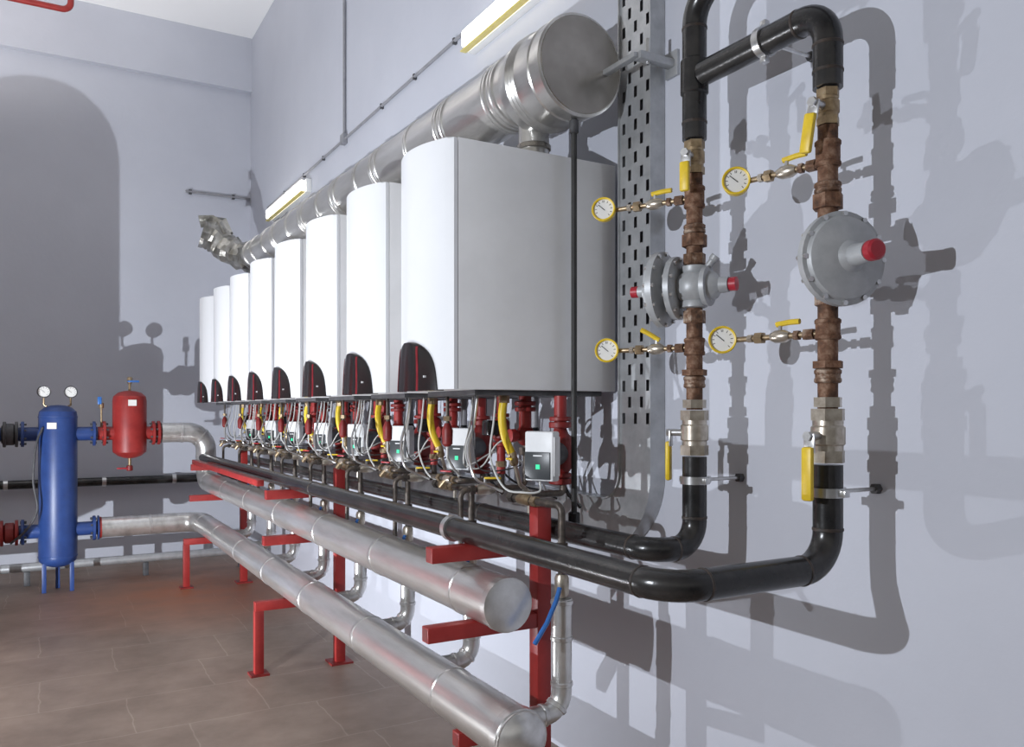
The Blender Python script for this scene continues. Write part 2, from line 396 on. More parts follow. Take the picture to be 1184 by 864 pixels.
MB().lathe([(-.06,GR+.001),(-.055,GR+.006),(.055,GR+.006),(.06,GR+.001)], (GX,RY1,ZL),(0,0,1),24).build('tee_collar', M['blackpaint'], t1)
welds(t1, [((GX,RY1,2.90),(0,0,1)),((GX,RY1,2.58),(0,0,1))])
t2 = thing('gas_pipe', (GX,RY2,2.53), 'black gas pipe bridging the tops of the two risers', 'gas pipe')
MB().tube([(GX,RY1-.047,ZL),(GX,RY2,ZL),(GX,RY2,2.513)], GR, 24, .088, 10).build('pipe', M['blackpaint'], t2)
welds(t2, [((GX,RY2+.1,ZL),(0,1,0)),((GX,RY2,ZL-.1),(0,0,1)),((GX,RY2,2.56),(0,0,1))])

def pipe_clamp(p, axis, label, to):
    c = thing('pipe_clamp', p, label, 'pipe clamp', 'zinc pipe clamps on the gas pipes')
    MB().lathe([(-.013,GR+.001),(-.013,GR+.007),(.013,GR+.007),(.013,GR+.001)], p, axis, 24).build('ring', M['chrome'], c)
    d = (V(to)-V(p)); n = d.normalized()
    MB().cyl(V(p)+n*(GR+.004), to, .006, 10).build('threaded_rod', M['chrome'], c)
    MB().hexn(V(p)+n*(GR+.006), V(p)+n*(GR+.026), .014).build('nut', M['chrome'], c)
    MB().hexn(V(to)-n*.02, V(to), .016).build('wall_anchor', M['dark'], c)
    side = n.cross(V(axis)).normalized()
    for sg in (-1,1):
        MB().box(V(p)+side*sg*(GR+.014), (.022,.022,.02), .003).build('lug', M['chrome'], c)
pipe_clamp((GX,RY1,1.367),(0,0,1),'zinc pipe clamp low on the left-hand gas riser',(2.15,RY1,1.367))
pipe_clamp((GX,RY2,1.372),(0,0,1),'zinc pipe clamp low on the right-hand gas riser',(2.15,RY2,1.372))
pipe_clamp((GX,1.80,ZL),(0,1,0),'zinc pipe clamp on the bridging pipe between the risers',(2.15,1.80,ZL))

def ball_valve(x, y, z, side, label, hl=.15, scale=1., mt='nickel', tilt=0.):
    v = thing('ball_valve', (x,y,z), label, 'ball valve')
    r0 = .044*scale; h = scale
    MB().lathe([(-.075*h,r0*.9),(-.05*h,r0*.9),(-.05*h,r0),(-.03*h,r0),(-.025*h,r0*1.12),(.025*h,r0*1.12),(.03*h,r0),(.05*h,r0),(.05*h,r0*.9),(.075*h,r0*.9)], (x,y,z),(0,0,1),20).build('body', M[mt], v)
    MB().hexn((x,y,z+.045*h),(x,y,z+.08*h),r0*1.15).build('hex_end', M[mt], v)
    MB().hexn((x,y,z-.08*h),(x,y,z-.045*h),r0*1.15).build('hex_end', M[mt], v)
    s = V(side).normalized(); q = V((x,y,z))
    MB().cyl(q+s*r0*.9, q+s*(r0+.045), .012, 12).build('stem', M['chrome'], v)
    MB().hexn(q+s*(r0+.042), q+s*(r0+.054), .014).build('stem_nut', M['chrome'], v)
    rot = Quaternion((0,0,1), math.atan2(s.y,s.x)).to_matrix() @ Quaternion((1,0,0), tilt).to_matrix()
    c = q+s*(r0+.044)
    MB().box(c+rot@V((-.004,0,-.02)), (.007,.034,.055), .002, rot).build('lever_plate', M['chrome'], v)
    MB().box(c+rot@V((.004,0,-.02-hl/2)), (.018,.034,hl-.02), .007, rot).build('lever', M['yellow'], v)
    return v
ball_valve(GX,RY1,1.528,(-.55,.83,0),'large ball valve with hanging yellow lever at the foot of the left-hand riser',.155,.95)
ball_valve(GX,RY2,1.532,(-.8,-.05,0),'large ball valve with hanging yellow lever at the foot of the right-hand riser',.17,.95)
ball_valve(GX,RY1,2.462,(-.8,-.35,0),'slim brass ball valve with hanging yellow lever high on the left-hand riser',.12,.70,'brass')
ball_valve(GX,RY2,2.458,(-.95,-.12,0),'slim ball valve with slanting yellow lever high on the right-hand riser',.13,.64,'brass',-.16)

def rusty(x, y, z0, z1, couplings, label):
    t = thing('threaded_pipe', (x,y,z0), label, 'rusty pipe')
    MB().cyl((x,y,z0),(x,y,z1),.0275,20).build('nipple', M['rust'], t)
    for (za, zb, rr, hx, mt) in couplings:
        o = MB()
        if hx: o.hexn((x,y,za),(x,y,zb),rr)
        else: o.lathe([(0,rr*.88),(.004,rr),(.012,rr),(.015,rr*.93),(zb-za-.015,rr*.93),(zb-za-.012,rr),(zb-za-.004,rr),(zb-za,rr*.88)],(x,y,za),(0,0,1),20)
        o.build('coupling', M[mt], t)
    return t
for x,y,nm,j in ((GX,RY1,'left-hand',0),(GX,RY2,'right-hand',.012)):
    rusty(x,y,1.606,1.950,[(1.612,1.64,.040,True,'nickel'),(1.68,1.72,.037,False,'rustbrown'),(1.722,1.742,.043,True,'rust'),(1.79+j,1.85+j,.036,False,'rust'),(1.90,1.942,.038,True,'rustbrown')], f'rusty threaded pipe with unions below the regulator on the {nm} riser')
    rusty(x,y,2.097,2.405,[(2.10,2.135,.038,True,'rustbrown'),(2.16+j,2.20+j,.043,True,'rust'),(2.203+j,2.235+j,.037,False,'rustbrown'),(2.29,2.365,.036,False,'rust')], f'rusty threaded pipe with unions above the regulator on the {nm} riser')

def gauge(parent, c, n, r, rim, up=(0,0,1)):
    c = V(c); a = V(n).normalized()
    u = V(up); u = (u-a*u.dot(a)).normalized(); w = u.cross(a)
    MB().lathe([(-.026,r*.86),(-.022,r*.95),(-.004,r*.95),(0,r),(.008,r),(.010,r*.95),(.008,r*.84),(.001,r*.84)], c, a, 28).build('rim', rim, parent)
    m = MB(); n_=80; o = c+a*.0025; ctr = m.bm.verts.new(o); rings=[]
    for f in (.56,.74,.845):
        rings.append([m.bm.verts.new(o+(u*math.cos(2*PI*k/n_)+w*math.sin(2*PI*k/n_))*r*f) for k in range(n_)])
    for k in range(n_): m.bm.faces.new((ctr, rings[0][k], rings[0][(k+1)%n_]))
    for q in range(2):
        for k in range(n_):
            f = m.bm.faces.new((rings[q][k],rings[q+1][k],rings[q+1][(k+1)%n_],rings[q][(k+1)%n_]))
            if q==0 and k%6==0 and not 31<k<49: f.material_index = 1
    m.build('dial', [M['dial'],M['ink']], parent)
    rot = Matrix((w,u,a)).transposed()
    MB().box(c+a*.004+(w*-.35+u*.3)*r*.5,(.0022,r*.75,.001),0,Quaternion(a, .86).to_matrix()@rot).build('needle', M['ink'], parent)

def gauge_branch(x, y, z, d, L, label, lever):
    d = V(d).normalized(); p = V((x,y,z))
    t = thing('pressure_gauge', (x,y,z), label, 'pressure gauge')
    MB().cyl(p+d*.029, p+d*(L-.03), .0085, 12).build('stem_pipe', M['brass'], t)
    for a,b,rr,mt in ((.04,.07,.017,'rustbrown'),(.085,.10,.015,'rustbrown'),(.20,.225,.018,'brass'),(.235,.25,.013,'nickel')):
        MB().hexn(p+d*a*L/.34, p+d*b*L/.34, rr).build('hex_nut', M[mt], t)
    vb = p+d*(.145*L/.34)
    MB().lathe([(-.03,.012),(-.015,.019),(.015,.019),(.03,.012)], vb, d, 16).build('needle_valve', M['nickel'], t)
    MB().cyl(vb, vb+V((0,0,.036)), .006, 10).build('valve_stem', M['chrome'], t)
    hdir = V((d.x*.9-.2, d.y*.9, .55)) if lever=='tilt' else -d
    hdir.normalize()
    MB().tube([vb+V((0,0,.036))-hdir*.012, vb+V((0,0,.040))+hdir*.03, vb+V((0,0,.040))+hdir*.062], .0085, 8).build('lever', M['yellow'], t)
    e = p+d*L
    MB().ball(e-d*.005, .017).build('gauge_elbow', M['brass'], t)
    n = V((-.72,-.69,.02)).normalized()
    gauge(t, e+n*.03, n, .043, M['yellow'])
D1 = (-.45,.89,0); D2 = (-.20,.98,0)
gauge_branch(GX,RY1,2.325,D1,.338,'yellow-rimmed pressure gauge on upper brass branch of the left-hand riser','flat')
gauge_branch(GX,RY1,1.818,D1,.325,'yellow-rimmed pressure gauge on lower brass branch of the left-hand riser','tilt')
gauge_branch(GX,RY2,2.305,D2,.298,'yellow-rimmed pressure gauge on upper brass branch of the right-hand riser','flat')
gauge_branch(GX,RY2,1.822,D2,.347,'yellow-rimmed pressure gauge on lower brass branch of the right-hand riser','flat')

def regulator(x, y, z, axis, big, label):
    t = thing('gas_regulator', (x,y,z), label, 'gas regulator')
    p = V((x,y,z)); ay = V(axis).normalized(); hx = ay.cross(V((0,0,1))).normalized()
    if big:
        MB().lathe([(-.072,.036),(-.069,.042),(-.045,.042),(-.04,.036),(-.02,.05),(.02,.05),(.04,.036),(.045,.042),(.069,.042),(.072,.036)], p,(0,0,1),24).build('valve_body', M['regulator'], t)
    else:
        MB().lathe([(-.072,.036),(-.069,.044),(-.052,.044),(-.048,.042),(-.034,.058),(-.015,.066),(.015,.066),(.034,.058),(.048,.042),(.052,.044),(.069,.044),(.072,.036)], p,(0,0,1),28).build('valve_body', M['regulator'], t)
    o = p+ay*(.06 if big else .115)
    case = MB().lathe([(-.05,.04),(-.03,.05),(-.012,.115),(-.010,.130),(.012,.130),(.014,.118),(.026,.112),(.036,.09),(.044,.06),(.048,.04)], o, ay, 40)
    c = case.build('diaphragm_housing', M['regulator'], t)
    for k in range(12):
        th = 2*PI*k/12
        q = o+(hx*math.cos(th)+V((0,0,math.sin(th))))*.1225
        MB().hexn(q-ay*.018, q+ay*.020, .0075).build('rim_bolt', M['chrome'], c)
    if big:
        MB().lathe([(0,.050),(.01,.042),(.02,.031),(.072,.027),(.078,.027)], o+ay*.04, ay, 24).build('spring_tower', M['regulator'], t)
        MB().lathe([(0,.024),(.005,.028),(.026,.028),(.032,.022),(.034,0)], o+ay*.118, ay, 20).build('cap', M['redcap'], t)
        MB().lathe([(0,.05),(.03,.05),(.034,.03),(.05,.03)], p-ay*.03, -ay, 20).build('rear_plug', M['regulator'], t)
    else:
        f2 = MB().lathe([(-.016,.05),(-.012,.100),(-.009,.108),(.010,.108),(.013,.100),(.020,.06)], p+ay*.062, ay, 36).build('inner_flange', M['regulator'], t)
        for k in range(10):
            th = 2*PI*(k+.5)/10
            q = p+ay*.062+(hx*math.cos(th)+V((0,0,math.sin(th))))*.097
            MB().hexn(q-ay*.020, q+ay*.016, .007).build('flange_bolt', M['chrome'], f2)
        MB().lathe([(0,.05),(.015,.045),(.022,.020),(.045,.020)], o+ay*.045, ay, 20).build('vent_neck', M['regulator'], t)
        MB().lathe([(0,.017),(.004,.020),(.028,.020),(.032,0)], o+ay*.088, ay, 18).build('cap', M['redcap'], t)
        MB().lathe([(0,.05),(.036,.05),(.038,.068),(.054,.068),(.056,.05),(.075,.044),(.09,.028),(.12,.025)], p, -ay, 28).build('spring_tower', M['regulator'], t)
        MB().lathe([(0,.020),(.004,.023),(.026,.023),(.030,0)], p-ay*.12, -ay, 18).build('cap', M['redcap'], t)
        MB().lathe([(0,.012),(.05,.012),(.055,.016),(.07,.016),(.071,0)], p-ay*.03+V((0,0,.045)), -ay*.5+V((0,0,.6)), 12).build('vent_plug', M['regulator'], t)
regulator(GX,RY1,2.023,(-.45,.89,0),False,'grey gas regulator with disc seen from its edge on the left-hand riser')
regulator(GX,RY2,2.02,(-.27,-.96,0),True,'grey gas regulator with broad disc facing the camera on the right-hand riser')

# ------------------------------------------------------------------ insulated headers
R = .093
up = thing('insulated_pipe', (1.40,5,.84), 'upper silver insulated header pipe with flat round end cap', 'insulated pipe')
UP = [(1.0,8.39,1.40),(1.40,8.39,1.40),(1.40,8.39,.932),(1.40,2.46,.932)]
MB().tube(UP, R, 32, .17, 10).build('jacket', M['jacket'], up)
for y in (8.12,7.2,6.3,5.4,4.5,3.6,2.75): MB().lathe([(-.014,R),(-.010,R+.003),(.010,R+.003),(.014,R)], (1.40,y,.932),(0,1,0),32).build('joint_band', M['jacketband'], up)
for p,d in (((1.18,8.39,1.40),(1,0,0)),((1.40,8.39,1.16),(0,0,1)),((1.35,8.39,1.35),(.8,0,-.8))):
    MB().lathe([(-.014,R-.002),(-.010,R+.004),(.010,R+.004),(.014,R-.002)], p,d,32).build('joint_band', M['jacketband'], up)
MB().lathe([(-.004,0),(-.003,.085),(0,R+.002),(.03,R+.003),(.034,R)], (1.40,2.46,.932),(0,1,0),32).build('end_cap', M['jacketsmall'], up)
lo = thing('insulated_pipe', (1.35,5,.447), 'lower silver insulated header pipe running to the blue separator', 'insulated pipe')
MB().tube([(.49,8.39,.54),(1.35,8.39,.54),(1.35,2.28,.54)], R, 32, .17, 10).build('jacket', M['jacket'], lo)
for y in (8.1,7.3,6.4,5.5,4.6,3.7,2.8): MB().lathe([(-.014,R),(-.010,R+.003),(.010,R+.003),(.014,R)], (1.35,y,.54),(0,1,0),32).build('joint_band', M['jacketband'], lo)
MB().lathe([(-.014,R),(-.010,R+.003),(.010,R+.003),(.014,R)], (.9,8.39,.54),(1,0,0),32).build('joint_band', M['jacketband'], lo)
MB().lathe([(-.03,0),(-.028,.05),(0,R-.005),(.012,R+.004),(.05,R+.004),(.054,R)], (1.35,2.28,.54),(0,1,0),32).build('end_cap', M['jacketband'], lo)

# branch pipes
r = thing('branch_pipe', (1.6,2.43,.5), '', 'insulated pipe')
MB().tube([(1.44,2.43,.54),(1.6,2.43,.54),(1.6,2.43,.94)], .036, 22, .075, 9).build('jacket', M['jacketsmall'], r)
for p,d in (((1.6,2.43,.64),(0,0,1)),((1.578,2.43,.562),(1,0,1)),((1.52,2.43,.54),(1,0,0)),((1.6,2.43,.80),(0,0,1)),((1.6,2.43,.928),(0,0,1))):
    MB().lathe([(-.009,.036),(-.006,.040),(.006,.040),(.009,.036)], p,d,22).build('joint_band', M['jacketband'], r)
repeat(r, 'silver insulated elbow branch rising from the lower header, {}', 'insulated branch elbows')

# return lines
ZR = 1.268
r = thing('return_line', (1.6,2.43,.94), '', 'pipe fittings')
MB().tube([(1.6,2.43,.941),(1.6,2.43,ZR),(1.585,2.50,ZR),(1.585,2.80,ZR),(1.85,2.80,ZR),(1.85,2.80,1.30)], .0135, 14, .03, 5).build('pipe', M['darksteel'], r)
MB().lathe([(-.04,.020),(-.026,.026),(.026,.026),(.04,.020)], (1.6,2.43,.985),(0,0,1),16).build('valve_body', M['nickel'], r)
MB().cyl((1.6,2.43,.985),(1.566,2.395,.975),.008,10).build('valve_stem', M['chrome'], r)
MB().tube([(1.572,2.40,.985),(1.55,2.388,.945),(1.505,2.378,.875),(1.452,2.372,.812)], .0085, 8, .02, 3).build('lever', M['bluehandle'], r)
each('hex_nut', M['brass'], r, [('hexn',(1.585,2.57,ZR),(1.585,2.60,ZR),.020),('hexn',(1.66,2.80,ZR),(1.69,2.80,ZR),.019)])
each('coupling', M['darksteel'], r, [('hexn',(1.585,2.735,ZR),(1.585,2.765,ZR),.020),('hexn',(1.6,2.43,1.10),(1.6,2.43,1.135),.022)])
MB().lathe([(-.045,.016),(-.03,.021),(.03,.021),(.045,.016)], (1.585,2.66,ZR),(0,1,0),16).build('check_valve', M['brass'], r)
repeat(r, 'dark return pipe with small valve and fittings under the boiler {}', 'dark return pipes under the boilers')

# supply lines
ZS = 1.285
r = thing('supply_line', (1.46,2.95,1.0), '', 'pipe fittings')
MB().tube([(1.46,2.95,1.009),(1.46,2.95,ZS),(1.76,2.95,ZS),(1.76,2.95,1.50)], .011, 14, .03, 5).build('pipe', M['darksteel'], r)
MB().cyl((1.76,2.95,1.49),(1.76,2.95,1.664),.026,18).build('riser', M['red'], r)
each('flange', M['darkred'], r, [('cyl',(1.76,2.95,1.60),(1.76,2.95,1.618),.044,18,.003),('cyl',(1.76,2.95,1.625),(1.76,2.95,1.643),.044,18,.003)])
MB().lathe([(-.04,.017),(-.025,.023),(.025,.023),(.04,.017)], (1.57,2.95,ZS),(1,0,0),16).build('valve_body', M['nickel'], r)
each('hex_nut', M['darksteel'], r, [('hexn',(1.50,2.95,ZS),(1.52,2.95,ZS),.020),('hexn',(1.63,2.95,ZS),(1.65,2.95,ZS),.020),('hexn',(1.76,2.95,1.42),(1.76,2.95,1.45),.026)])
MB().cyl((1.57,2.95,ZS+.01),(1.57,2.95,ZS+.045),.006,10).build('valve_stem', M['chrome'], r)
MB().box((1.595,2.93,ZS+.045),(.07,.014,.009),.004,Quaternion((0,0,1),-.6).to_matrix()).build('lever', M['yellow'], r)
MB().ball((1.76,2.95,1.50),.040,1,1,1.1).build('safety_valve', M['darkred'], r)
MB().lathe([(0,.018),(.045,.018),(.05,.028),(.075,.028),(.08,0)],(1.76,2.95,1.50),(-1,0,0),14).build('valve_cap', M['red'], r)
repeat(r, 'supply pipe with small valve and red riser below the boiler {}', 'supply pipes under the boilers')

# zone valves
r = thing('zone_valve', (1.74,3.12,1.40), '', 'valve')
MB().cyl((1.74,3.12,1.33),(1.74,3.12,1.664),.019,16).build('pipe', M['red'], r)
MB().lathe([(-.05,.024),(-.035,.038),(.035,.038),(.05,.024)], (1.74,3.12,1.52),(0,0,1),18).build('body', M['darkred'], r)
each('flange', M['red'], r, [('cyl',(1.74,3.12,1.575),(1.74,3.12,1.592),.036,18,.003),('cyl',(1.74,3.12,1.45),(1.74,3.12,1.467),.036,18,.003)])
MB().box((1.68,3.11,1.53),(.055,.06,.065),.008).build('actuator', M['blackplastic'], r)
MB().tube([(1.74,3.12,1.34),(1.74,3.12,1.265),(1.84,3.12,1.265)], .014, 10, .03, 4).build('tail_pipe', M['darksteel'], r)
MB().hexn((1.74,3.12,1.36),(1.74,3.12,1.385),.024).build('union_nut', M['brass'], r)
repeat(r, 'red valve with black actuator under the rear half of the boiler {}', 'red valves under the boilers')

# filter pots
r = thing('filter_pot', (1.52,3.20,1.45), '', 'filter')
MB().lathe([(0,.012),(.01,.022),(.07,.024),(.085,.018),(.10,.012)], (1.52,3.20,1.45),(0,0,1),16).build('cup', M['darkred'], r)
MB().cyl((1.52,3.20,1.545),(1.52,3.20,1.664),.008,10).build('stem', M['darksteel'], r)
MB().hexn((1.52,3.20,1.56),(1.52,3.20,1.58),.018).build('hex_nut', M['brass'], r)
MB().tube([(1.52,3.20,1.452),(1.52,3.20,1.40),(1.56,3.22,1.35),(1.60,3.24,1.32)], .006, 8).build('drip_tube', M['pvc'], r)
repeat(r, 'small dark red filter pot hanging at the front of the boiler {}', 'filter pots under the boilers')

# pumps
r = thing('circulator_pump', (1.85,2.82,1.43), '', 'pump')
MB().cyl((1.85,2.82,1.30),(1.85,2.82,1.664),.026,18).build('pipe', M['red'], r)
MB().lathe([(-.10,.026),(-.08,.034),(-.055,.052),(-.02,.062),(.02,.062),(.055,.052),(.08,.034),(.10,.026)], (1.85,2.82,1.43),(0,0,1),22).build('volute', M['darkred'], r)
for z in (1.315,1.545):
    MB().cyl((1.85,2.82,z-.012),(1.85,2.82,z+.012),.047,20,.003).build('flange', M['darkred'], r)
    MB().cyl((1.85,2.82,z+.016),(1.85,2.82,z+.034),.045,20,.003).build('flange', M['darkred'], r)
MB().cyl((1.82,2.80,1.43),(1.69,2.69,1.43),.05,22).build('motor', M['dark'], r)
rot = Quaternion((0,0,1),.45).to_matrix()
PC = V((1.665,2.665,1.430))
cb = MB().box(PC,(.05,.128,.190),.008,rot).build('control_box', M['pumpgrey'], r)
def loc(dx,dy,dz): return PC + rot @ V((dx,dy,dz))
MB().box(loc(-.026,.004,-.036),(.008,.114,.104),.003,rot).build('front_panel', M['pumpblack'], cb)
MB().box(loc(-.031,0,-.040),(.002,.018,.018),0,rot).build('green_light', M['greenled'], cb)
MB().box(loc(-.031,0,.002),(.002,.040,.005),0,rot).build('white_mark', M['pumpgrey'], cb)
MB().box(loc(.0,-.0655,.0),(.04,.006,.15),.002,rot).build('end_cover', M['pumpgrey'], cb)
repeat(r, 'red pump with pale control box and green light under the boiler {}', 'circulator pumps under the boilers')

# gas hoses
r = thing('gas_hose', (1.64,2.87,1.17), '', 'gas hose')
MB().tube(smooth_curve([(1.625,2.89,1.65),(1.615,2.89,1.58),(1.625,2.885,1.50),(1.655,2.88,1.43)]), .0165, 14).build('hose', M['yellow'], r)
MB().hexn((1.625,2.89,1.635),(1.625,2.89,1.664),.022).build('top_nut', M['brass'], r)
MB().lathe([(0,.014),(.01,.019),(.05,.019),(.06,.014)],(1.652,2.88,1.44),(.3,0,-1),14).build('cock_valve', M['brass'], r)
MB().box((1.632,2.86,1.41),(.010,.045,.010),.004).build('lever', M['yellow'], r)
MB().tube([(1.668,2.88,1.39),(1.70,2.89,1.30),(1.75,2.90,1.27),(1.75,2.90,1.182)], .009, 10, .03, 4).build('nipple', M['nickel'], r)
repeat(r, 'short yellow gas hose hanging from the underside of the boiler {}', 'yellow gas hoses under the boilers')

# strainers, traps
ZN = 1.315
r = thing('strainer', (1.50,3.16,ZN), '', 'pipe fittings')
MB().cyl((1.50,3.07,ZN),(1.50,3.30,ZN),.010,12).build('pipe', M['darksteel'], r)
MB().lathe([(0,.013),(.012,.018),(.05,.018),(.062,.013)],(1.50,3.12,ZN),(0,1,0),16).build('body', M['nickel'], r)
MB().cyl((1.50,3.16,ZN),(1.475,3.18,ZN-.04),.013,14,.003).build('filter_leg', M['brass'], r)
each('hex_nut', M['brass'], r, [('hexn',(1.50,3.08,ZN),(1.50,3.10,ZN),.017),('hexn',(1.50,3.22,ZN),(1.50,3.245,ZN),.017)])
MB().tube([(1.50,3.295,ZN),(1.50,3.32,ZN),(1.60,3.32,ZN)], .010, 10, .02, 4).build('elbow', M['darksteel'], r)
MB().tube([(1.50,3.08,ZN),(1.50,3.04,ZN),(1.68,3.04,ZN)], .009, 10, .02, 4).build('tail_pipe', M['darksteel'], r)
MB().box((1.49,3.15,ZN+.033),(.012,.06,.008),.003,Quaternion((0,0,1),.4).to_matrix()).build('lever', M['redcap'], r)
repeat(r, 'small strainer with red lever under the front of the boiler {}', 'small strainers under the boilers')
r = thing('condensate_trap', (1.90,3.10,1.40), '', 'trap')
MB().lathe([(0,.02),(.01,.035),(.12,.035),(.135,.02),(.15,.016)],(1.90,3.10,1.38),(0,0,1),16).build('cup', M['blackplastic'], r)
MB().cyl((1.90,3.10,1.52),(1.90,3.10,1.664),.016,12).build('inlet', M['conduit'], r)
MB().tube([(1.90,3.10,1.39),(1.90,3.10,1.30),(2.06,3.10,1.26)], .013, 10, .03, 4).build('outlet', M['conduit'], r)
repeat(r, 'black condensate trap hanging behind the pump of the boiler {}', 'condensate traps under the boilers')

# cables
for nm, mt, pts, rr, lb in (
    ('power_cable','pvc',[(1.64,2.64,1.333),(1.625,2.62,1.30),(1.58,2.66,1.295),(1.54,2.74,1.31),(1.53,2.83,1.42),(1.55,2.84,1.56),(1.56,2.84,1.664)],.0042,'white power cable looping from pump to the boiler {}'),
    ('signal_cable','blackplastic',[(1.77,3.21,1.664),(1.76,3.21,1.52),(1.78,3.20,1.36),(1.82,3.18,1.30),(1.90,3.18,1.26),(1.98,3.17,1.24),(2.06,3.17,1.20)],.005,'black cable sagging from the underside of the boiler {}'),
    ('signal_cable','pvc',[(1.66,3.23,1.664),(1.65,3.24,1.55),(1.63,3.26,1.42),(1.63,3.25,1.36),(1.66,3.23,1.37),(1.80,3.23,1.42),(1.98,3.23,1.32),(2.06,3.23,1.20)],.004,'thin white cable hanging behind the pump under the boiler {}'),
    ('sensor_wire','dark',[(1.49,2.88,1.664),(1.48,2.885,1.55),(1.50,2.90,1.42),(1.53,2.91,1.37),(1.58,2.905,1.36),(1.66,2.915,1.365),(1.72,2.915,1.38)],.003,'thin dark sensor wire dangling at the front of the boiler {}'),
    ('sensor_wire','pvc',[(1.58,3.05,1.664),(1.57,3.05,1.56),(1.54,3.06,1.46),(1.55,3.07,1.39),(1.58,3.06,1.36),(1.62,3.05,1.38),(1.66,3.02,1.46),(1.72,2.99,1.50)],.0035,'thin pale sensor wire looping under the middle of the boiler {}'),
    ('drain_hose','blackplastic',[(1.96,2.98,1.664),(1.96,2.98,1.5),(1.96,2.98,1.35),(1.99,2.98,1.25),(2.06,2.98,1.18)],.009,'black hose dropping into the cable tray from the boiler {}'),
    ('flexible_hose','chrome',[(1.53,2.94,1.664),(1.51,2.93,1.56),(1.47,2.90,1.46),(1.46,2.86,1.38),(1.47,2.84,1.34),(1.50,2.84,1.32),(1.55,2.84,1.30),(1.58,2.82,1.284)],.0055,'braided steel hose bowing out in front of the boiler {}')):
    o = MB().tube(smooth_curve(pts), rr, 10).build(nm, M[mt]); tag(o,'','hose' if 'hose' in nm else ('wire' if 'wire' in nm else 'cable'))
    repeat(o, lb, lb.split(' {}')[0].rsplit(' the boiler',1)[0] + ' boilers')

# ------------------------------------------------------------------ red supports
def frame(y, label, xl=1.13, leg=True):
    t = thing('pipe_stand', (1.66,y,0), label, 'pipe support')
    MB().box((1.66,y,.62),(.062,.062,1.24),.004).build('post', M['red'], t)
    MB().box((1.66,y,.006),(.14,.14,.012)).build('foot_plate', M['darkred'], t)
    for z, x0 in ((1.090,1.195),(.810,1.18),(.417,xl)):
        MB().box(((x0+1.630)/2,y,z),(1.630-x0,.055,.056),.004).build('arm', M['red'], t)
        MB().box((x0+.001,y,z),(.003,.042,.043)).build('arm_end', M['darkred'], t)
    if leg:
        MB().box((1.155,y,.195),(.055,.05,.39),.004).build('leg', M['red'], t)
        MB().box((1.155,y,.006),(.11,.11,.012)).build('foot_plate', M['darkred'], t)
frame(2.67, 'red steel pipe support frame nearest the camera, arms under the header end cap', 1.30, False)
frame(5.10, 'middle red steel pipe support frame with short leg on the floor')
frame(7.94, 'farthest red steel pipe support frame near the back wall')
t = MB().box((1.235,6.7,1.138),(.045,2.6,.04),.003).build('support_rail', M['red'])
tag(t,'long red steel rail along the far half of the upper header','rail')

# ------------------------------------------------------------------ hydraulic separator (blue)
TX, TY = .143, 8.39; TR = .155
t = thing('hydraulic_separator', (TX,TY,0), 'tall blue hydraulic separator tank with two dial gauges on top', 'tank')
MB().lathe([(.215,0),(.218,.06),(.235,.11),(.27,.148),(.30,TR),(1.56,TR),(1.60,.148),(1.635,.11),(1.655,.06),(1.66,0)], (TX,TY,0),(0,0,1),36).build('shell', M['blue'], t)
for z in (.31,1.55): MB().lathe([(-.008,TR),(-.004,TR+.003),(.004,TR+.003),(.008,TR)], (TX,TY,z),(0,0,1),36).build('weld_seam', M['blue'], t)
def flanged(parent, p0, p1, r, fr, mt, fm, fpos):
    MB().cyl(p0,p1,r,24).build('nozzle', mt, parent)
    d = (V(p1)-V(p0)).normalized()
    for a in fpos:
        q = V(p0)+d*a
        f = MB().cyl(q, q+d*.025, fr, 28, .003).build('flange', fm, parent)
        ax_,u,w = basis(d)
        for k in range(8):
            th=2*PI*(k+.5)/8; b = q+(u*math.cos(th)+w*math.sin(th))*fr*.82
            MB().hexn(b-d*.018, b+d*.032, .010).build('bolt', M['dark'], f)
for z in (1.40,.54):
    flanged(t,(TX+.14,TY,z),(TX+.3155,TY,z),.062,.112,M['blue'],M['blue'],[.135])
    flanged(t,(TX-.14,TY,z),(TX-.30,TY,z),.062,.112,M['blue'],M['blue'],[.12])
for k in range(3):
    a = math.radians(90+120*k)
    MB().box((TX+.125*math.cos(a),TY+.125*math.sin(a),.13),(.035,.035,.26),.003).build('leg', M['blue'], t)
MB().box((TX-.05,TY-.151,1.475),(.075,.006,.055),0,Quaternion((0,0,1),-.3).to_matrix()).build('sticker', M['dial'], t)
for x, lb in ((TX-.11,'left dial gauge on top of the blue separator tank'),(TX+.10,'right dial gauge on top of the blue separator tank')):
    g = thing('dial_gauge', (x,TY-.02,1.62), lb, 'gauge')
    MB().tube([(x*.6+TX*.4,TY,1.63),(x,TY,1.66),(x,TY-.0,1.76)], .009, 10).build('stem', M['brass'], g)
    gauge(g, (x,TY-.03,1.775), (.05,-1,.03), .055, M['dark'])
lp = thing('flanged_pipe', (-.35,TY,1.34), 'upper flanged steel pipe entering the blue separator tank from the left', 'pipe')
MB().cyl((TX-.2995,TY,1.40),(-1.2,TY,1.40),.06,24).build('pipe', M['blue'], lp)
for x in (TX-.329,TX-.42,TX-.47): MB().cyl((x,TY,1.40),(x+.024,TY,1.40),.112,28,.003).build('flange', M['dark'], lp)
MB().cyl((TX-.43,TY,1.40),(TX-.32,TY,1.40),.095,24,.02).build('valve_body', M['dark'], lp)
lp = thing('flanged_pipe', (-.35,TY,.48), 'lower flanged red pipe entering the blue separator tank from the left', 'pipe')
MB().cyl((TX-.2995,TY,.54),(-1.2,TY,.54),.06,24).build('pipe', M['red'], lp)
for x in (TX-.329,TX-.44): MB().cyl((x,TY,.54),(x+.024,TY,.54),.112,28,.003).build('flange', M['red'], lp)
